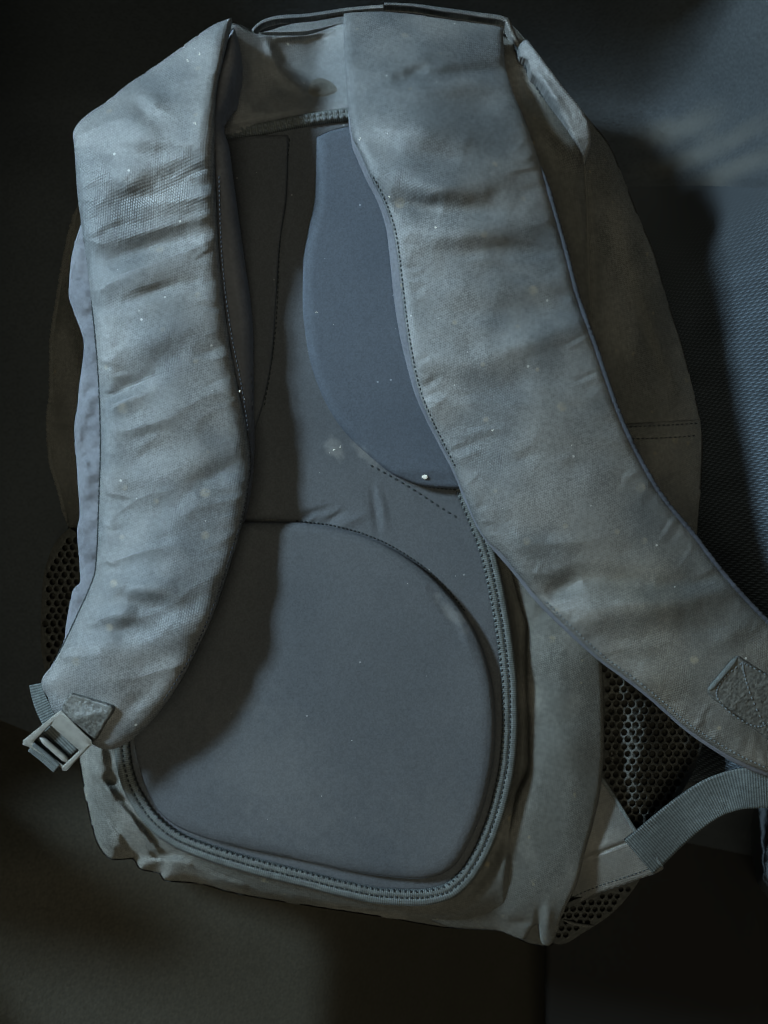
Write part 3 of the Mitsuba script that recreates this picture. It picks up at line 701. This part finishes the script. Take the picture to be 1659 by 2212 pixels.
cord('backpack__shoulder_strap__edge_binding', [(196, 640), (208, 745), (215, 850), (218, 960), (214, 1090), (207, 1230), (190, 1281), (170, 1324), (142, 1384), (114, 1435)], lstrap.height, 0.6, 'dark_thread', 4, -0.3, 0.2)
# tab, webbing and buckle at its end
TAB = [(152, 1498), (200, 1512), (246, 1531), (226, 1565), (200, 1602), (165, 1570), (134, 1538)]
tab = sheet('backpack__shoulder_strap__tab', Relief(TAB, lambda x, y: lstrap.height(x, y) + 0.003, 3, 3, (5, 1.2)), 'patch_cloth')
LB = surface([(128, 1540, 36), (196, 1605, 37), (140, 1664, 31), (51, 1605, 30)])
outer = Polygon([(126, 1539), (132, 1536), (196, 1600), (197, 1607), (143, 1664), (136, 1663), (132, 1656), (62, 1612), (50, 1608), (51, 1600)])
hole = Polygon([(109, 1566), (171, 1621), (137, 1653), (72, 1603)])
bm = trimesh.creation.extrude_polygon(outer.buffer(1.5).difference(hole.buffer(-2).buffer(2)), 1.0, engine='earcut')
bm = bm.subdivide().subdivide()
edge_d = np.array([outer.buffer(1.5).difference(hole).boundary.distance(Point(p[0], p[1])) for p in bm.vertices])
hz = LB(bm.vertices[:, 0], bm.vertices[:, 1]) + (bm.vertices[:, 2] - 1) * 0.004 - (bm.vertices[:, 2] > 0.5) * 0.0008 * np.exp(-edge_d / 1.2)
put('backpack__buckle', at(bm.vertices[:, 0], bm.vertices[:, 1], hz), bm.faces[:, ::-1], 'buckle_plastic', smooth=40)
cord('backpack__buckle__bar', [(86, 1592), (150, 1648)], lambda x, y: LB(x, y) - 0.002, 1.6, 'buckle_plastic', 5)
ribbon('backpack__buckle__webbing', [(168, 1560), (140, 1590), (112, 1618), (92, 1640)], [80, 80, 78, 76], lambda x, y, t, v: LB(x, y) - 0.006 + 0.001 * np.sin(t * 9), 'webbing_cloth', None, 1.4, 3, 13)
fold = curve([(72, 1608), (100, 1630), (128, 1655)], 3)
parts = []
for k, (o, hh) in enumerate([(0, 0.0), (5, -1.5), (10, -4), (14, -7.5)]):
    q = fold + np.array([-0.62, 0.78]) * o
    parts.append(tube(at(q[:, 0], q[:, 1], LB(q[:, 0], q[:, 1]) + hh * 1e-3), 0.0011, 8))
put('backpack__buckle__webbing_fold', *join(parts), 'webbing_cloth')
ribbon('backpack__webbing_tail', [(76, 1478), (84, 1508), (97, 1538), (108, 1560)], [26, 30, 34, 34], lambda x, y, t, v: 0.012 + 0.012 * t - 0.006 * v, 'webbing_cloth', None, 1.3, 3, 9)

# ---- right shoulder strap
RS_L = [(743, 28), (742, 60), (744, 110), (748, 180), (752, 230), (757, 268), (762, 295), (776, 322), (801, 380), (831, 440), (850, 500), (858, 550), (866, 620), (873, 680), (882, 740), (893, 800), (906, 850), (926, 900), (950, 950), (980, 1010), (1005, 1070), (1030, 1130), (1055, 1170), (1085, 1196), (1120, 1240), (1170, 1300), (1230, 1360), (1300, 1425), (1365, 1472), (1430, 1525), (1480, 1570), (1530, 1605), (1590, 1640), (1659, 1668), (1740, 1690)]
RS_R = [(1830, 1500), (1745, 1425), (1659, 1345), (1610, 1295), (1570, 1250), (1530, 1200), (1500, 1160), (1450, 1100), (1420, 1060), (1385, 1000), (1355, 940), (1330, 880), (1305, 810), (1285, 750), (1263, 690), (1240, 620), (1220, 540), (1200, 470), (1180, 400), (1155, 320), (1130, 250), (1108, 200), (1102, 180), (1096, 162), (1090, 132), (1088, 95), (1086, 62), (1000, 46), (900, 32), (820, 24)]
RSO = RS_L + RS_R
rs_s = surface([(743, 28, -6), (900, 32, -8), (1086, 62, -12), (744, 150, 12), (900, 150, 16), (1090, 145, -5), (760, 290, 26), (930, 260, 30), (1108, 210, 8), (850, 500, 27), (1000, 480, 31), (1200, 470, 14), (882, 740, 25), (1060, 720, 30), (1285, 750, 18),
                (980, 1010, 20), (1160, 960, 26), (1385, 1000, 14), (1085, 1196, 18), (1260, 1150, 22), (1500, 1160, 10), (1300, 1425, 17), (1430, 1300, 22), (1659, 1345, 12), (1480, 1570, 14), (1560, 1460, 18), (1740, 1690, 8), (1830, 1500, 8)])
RSF = [(866, 172, 1100, 152, 9, -3.2), (900, 150, 930, 100, 16, 1.2), (870, 168, 930, 140, 8, -2.5), (880, 190, 1090, 172, 14, 2.0), (770, 300, 880, 315, 14, -1.8), (860, 330, 1000, 345, 20, -1.8), (850, 290, 1080, 270, 24, 1.4), (840, 425, 960, 455, 16, -2.6), (950, 452, 1100, 462, 15, -2.4), (860, 400, 1030, 412, 14, 1.8),
       (900, 505, 1190, 495, 18, 1.6), (930, 560, 1210, 535, 20, -2.2), (880, 660, 1060, 700, 20, -1.8), (1020, 690, 1250, 660, 20, -1.8), (900, 770, 1080, 790, 18, 1.6), (1060, 760, 1250, 705, 15, 2.6), (950, 735, 1200, 725, 16, -1.6), (920, 870, 1250, 830, 40, -1.0),
       (1040, 1110, 1330, 1050, 40, 0.8), (1175, 1290, 1260, 1250, 13, -3.6), (1250, 1250, 1420, 1262, 16, -2.4), (1410, 1270, 1575, 1250, 13, -2.6), (1190, 1310, 1330, 1300, 20, 1.4), (1300, 1320, 1480, 1300, 20, 2.2), (1460, 1290, 1580, 1270, 12, 2.0), (1360, 1400, 1600, 1350, 26, -1.2), (1240, 1355, 1330, 1330, 14, 1.6), (1080, 1195, 1190, 1180, 24, 1.2), (1530, 1400, 1630, 1340, 16, 1.4), (1390, 1440, 1480, 1500, 20, 1.0)]
for _ in range(34):
    t = rw.uniform(0.1, 0.95)
    y = 150 + t * 1300
    x = np.interp(y, [150, 500, 900, 1200, 1450], [900, 1000, 1130, 1260, 1470]) + rw.uniform(-150, 150)
    L, a = rw.uniform(30, 100), math.radians(rw.uniform(-25, 20))
    RSF.append((x, y, x + L * math.cos(a), y + L * math.sin(a), rw.uniform(7, 15), rw.choice([-1, 1]) * rw.uniform(0.3, 0.8)))
RSF += puckers(RS_L[6:34], RS_R[2:24], 90)
rstrap = sheet('backpack__shoulder_strap_001', Relief(RSO, lambda x, y: rs_s(x, y) + 1.45 * wrinkles(x, y, RSF[:28], 1.9) + 1.1 * wrinkles(x, y, RSF[28:], 1.2) + fold_field(x, y, 340, 110, 0.05, 2.1, 8) + lumps(x, y, 80, 1.2, 81, 4), 3, 4.5, (22, 3.5)), 'canvas')
RLI = [(752, 240), (760, 305), (772, 335), (792, 380), (815, 425), (833, 480), (842, 550), (851, 640), (862, 710), (878, 780), (898, 850), (922, 905), (950, 960), (980, 1020), (1008, 1085), (1036, 1145), (1062, 1182), (1100, 1225), (1165, 1305), (1230, 1370), (1300, 1432), (1365, 1480), (1430, 1533), (1480, 1578), (1530, 1614), (1590, 1650), (1659, 1678), (1730, 1695),
       (1815, 1510), (1659, 1350), (1570, 1256), (1500, 1166), (1420, 1066), (1355, 946), (1305, 816), (1263, 696), (1220, 546), (1180, 406), (1130, 256), (1095, 190), (900, 150)]
sheet('backpack__shoulder_strap_001__lining', Relief(RLI, lambda x, y: rs_s(x, y) - 0.0055 + lumps(x, y, 60, 1.0, 83, 3), 7, 5, (20, 5.0)), 'lining')
cord('backpack__shoulder_strap_001__edge_binding', [(1168, 360), (1182, 402), (1202, 472), (1222, 542), (1242, 620), (1265, 690), (1287, 750), (1307, 810), (1332, 880), (1357, 940), (1387, 1000), (1422, 1060), (1452, 1100), (1502, 1160), (1532, 1200), (1572, 1250), (1612, 1295), (1661, 1345), (1740, 1420)], rstrap.height, 1.25, 'edge_cord', 4, 0.3, 0.14)
stitches('backpack__shoulder_strap_001__stitching', [(806, 382), (836, 442), (855, 500), (863, 550), (871, 620), (878, 680), (887, 740), (898, 800), (911, 850), (931, 900), (955, 950), (985, 1010)], rstrap.height, 6, 4, 0.45, 'dark_thread', 0.1)
stitches('backpack__shoulder_strap_001__stitching_001', [(1180, 1300), (1240, 1358), (1310, 1422), (1370, 1465), (1434, 1517), (1486, 1562), (1536, 1596), (1596, 1631), (1655, 1658)], rstrap.height, 6, 4, 0.5, 'grey_thread', 0.1)
PAT = [(1594, 1416), (1560, 1456), (1530, 1492), (1590, 1543), (1659, 1598), (1740, 1660), (1815, 1570), (1730, 1505), (1659, 1458)]
patch = sheet('backpack__shoulder_strap_001__patch', Relief(PAT, lambda x, y: rstrap.height(x, y) + 0.0024, 3, 3.5, (5, 1.2)), 'patch_cloth')
cord('backpack__shoulder_strap_001__patch_edge', [(1592, 1420), (1560, 1458), (1531, 1492)], rstrap.height, 1.3, 'trim_cloth', 4, 2.4)
stitches('backpack__shoulder_strap_001__stitching_002', [(1604, 1432), (1548, 1498), (1640, 1570), (1700, 1500), (1604, 1432), (1659, 1580)], patch.height, 6, 3, 0.5, 'grey_thread', 0.2)

# ------------------------------------------------------------------ crumb and dust
thing('crumb', 'small white crumb lying on the lower tip of the upper back pad', 'crumb')
cr = trimesh.creation.icosphere(subdivisions=3, radius=1.0)
cv = cr.vertices * (1 + 1.1 * (meshkit.fbm(cr.vertices * 1.7 + 5, 3, 2) - 0.5))[:, None] * np.array([0.0014, 0.0011, 0.0006])
put('crumb', cv + at(918, 1030, float(upper.height(np.array([918.0]), np.array([1030.0]))[0]) + 0.0006), cr.faces, 'white_crumb')
DUST = [(lstrap, [(518, 845, 2.4), (430, 118, 1.6), (422, 266, 1.5), (528, 862, 1.0), (505, 858, 0.9), (405, 132, 1.4), (420, 105, 1.1), (300, 672, 1.0), (464, 320, 1.0)]),
        (rstrap, [(840, 425, 1.5), (942, 491, 1.5), (1065, 929, 1.3), (1235, 962, 1.3), (1086, 1098, 1.0), (984, 1244, 0.9), (778, 300, 1.4), (1010, 760, 0.8), (960, 640, 0.8)]),
        (upper, [(683, 674, 1.3), (853, 652, 1.6), (875, 715, 0.9), (720, 700, 0.8), (776, 780, 0.8)]), (lower, [(927, 1231, 1.2), (880, 1260, 0.8), (695, 1720, 0.8), (760, 1600, 0.8)]),
        (mid, [(720, 972, 1.6), (735, 965, 1.3), (712, 978, 1.2), (690, 1020, 0.8)])]
dust = []
ico = trimesh.creation.icosphere(subdivisions=1, radius=1.0)
for sf, spots in DUST:
    for x, y, r in spots:
        for k in range(3 if r > 1.2 else 1):
            xx, yy = x + RNG.normal(0, 1.5) * (k > 0), y + RNG.normal(0, 1.5) * (k > 0)
            a = RNG.uniform(0, 3.1)
            v = ico.vertices * np.array([1.5, 0.6, 0.5]) * r * 0.20e-3
            v = np.stack([v[:, 0] * math.cos(a) - v[:, 1] * math.sin(a), v[:, 0] * math.sin(a) + v[:, 1] * math.cos(a), v[:, 2]], -1)
            h = float(sf.height(np.array([xx]), np.array([yy]))[0])
            dust.append((v + at(xx, yy, h + 1e-4), ico.faces))
put('lint', *join(dust), 'white_crumb')
labels['lint'] = {'label': 'tiny white lint specks strewn over the straps and pads', 'category': 'lint', 'kind': 'stuff'}
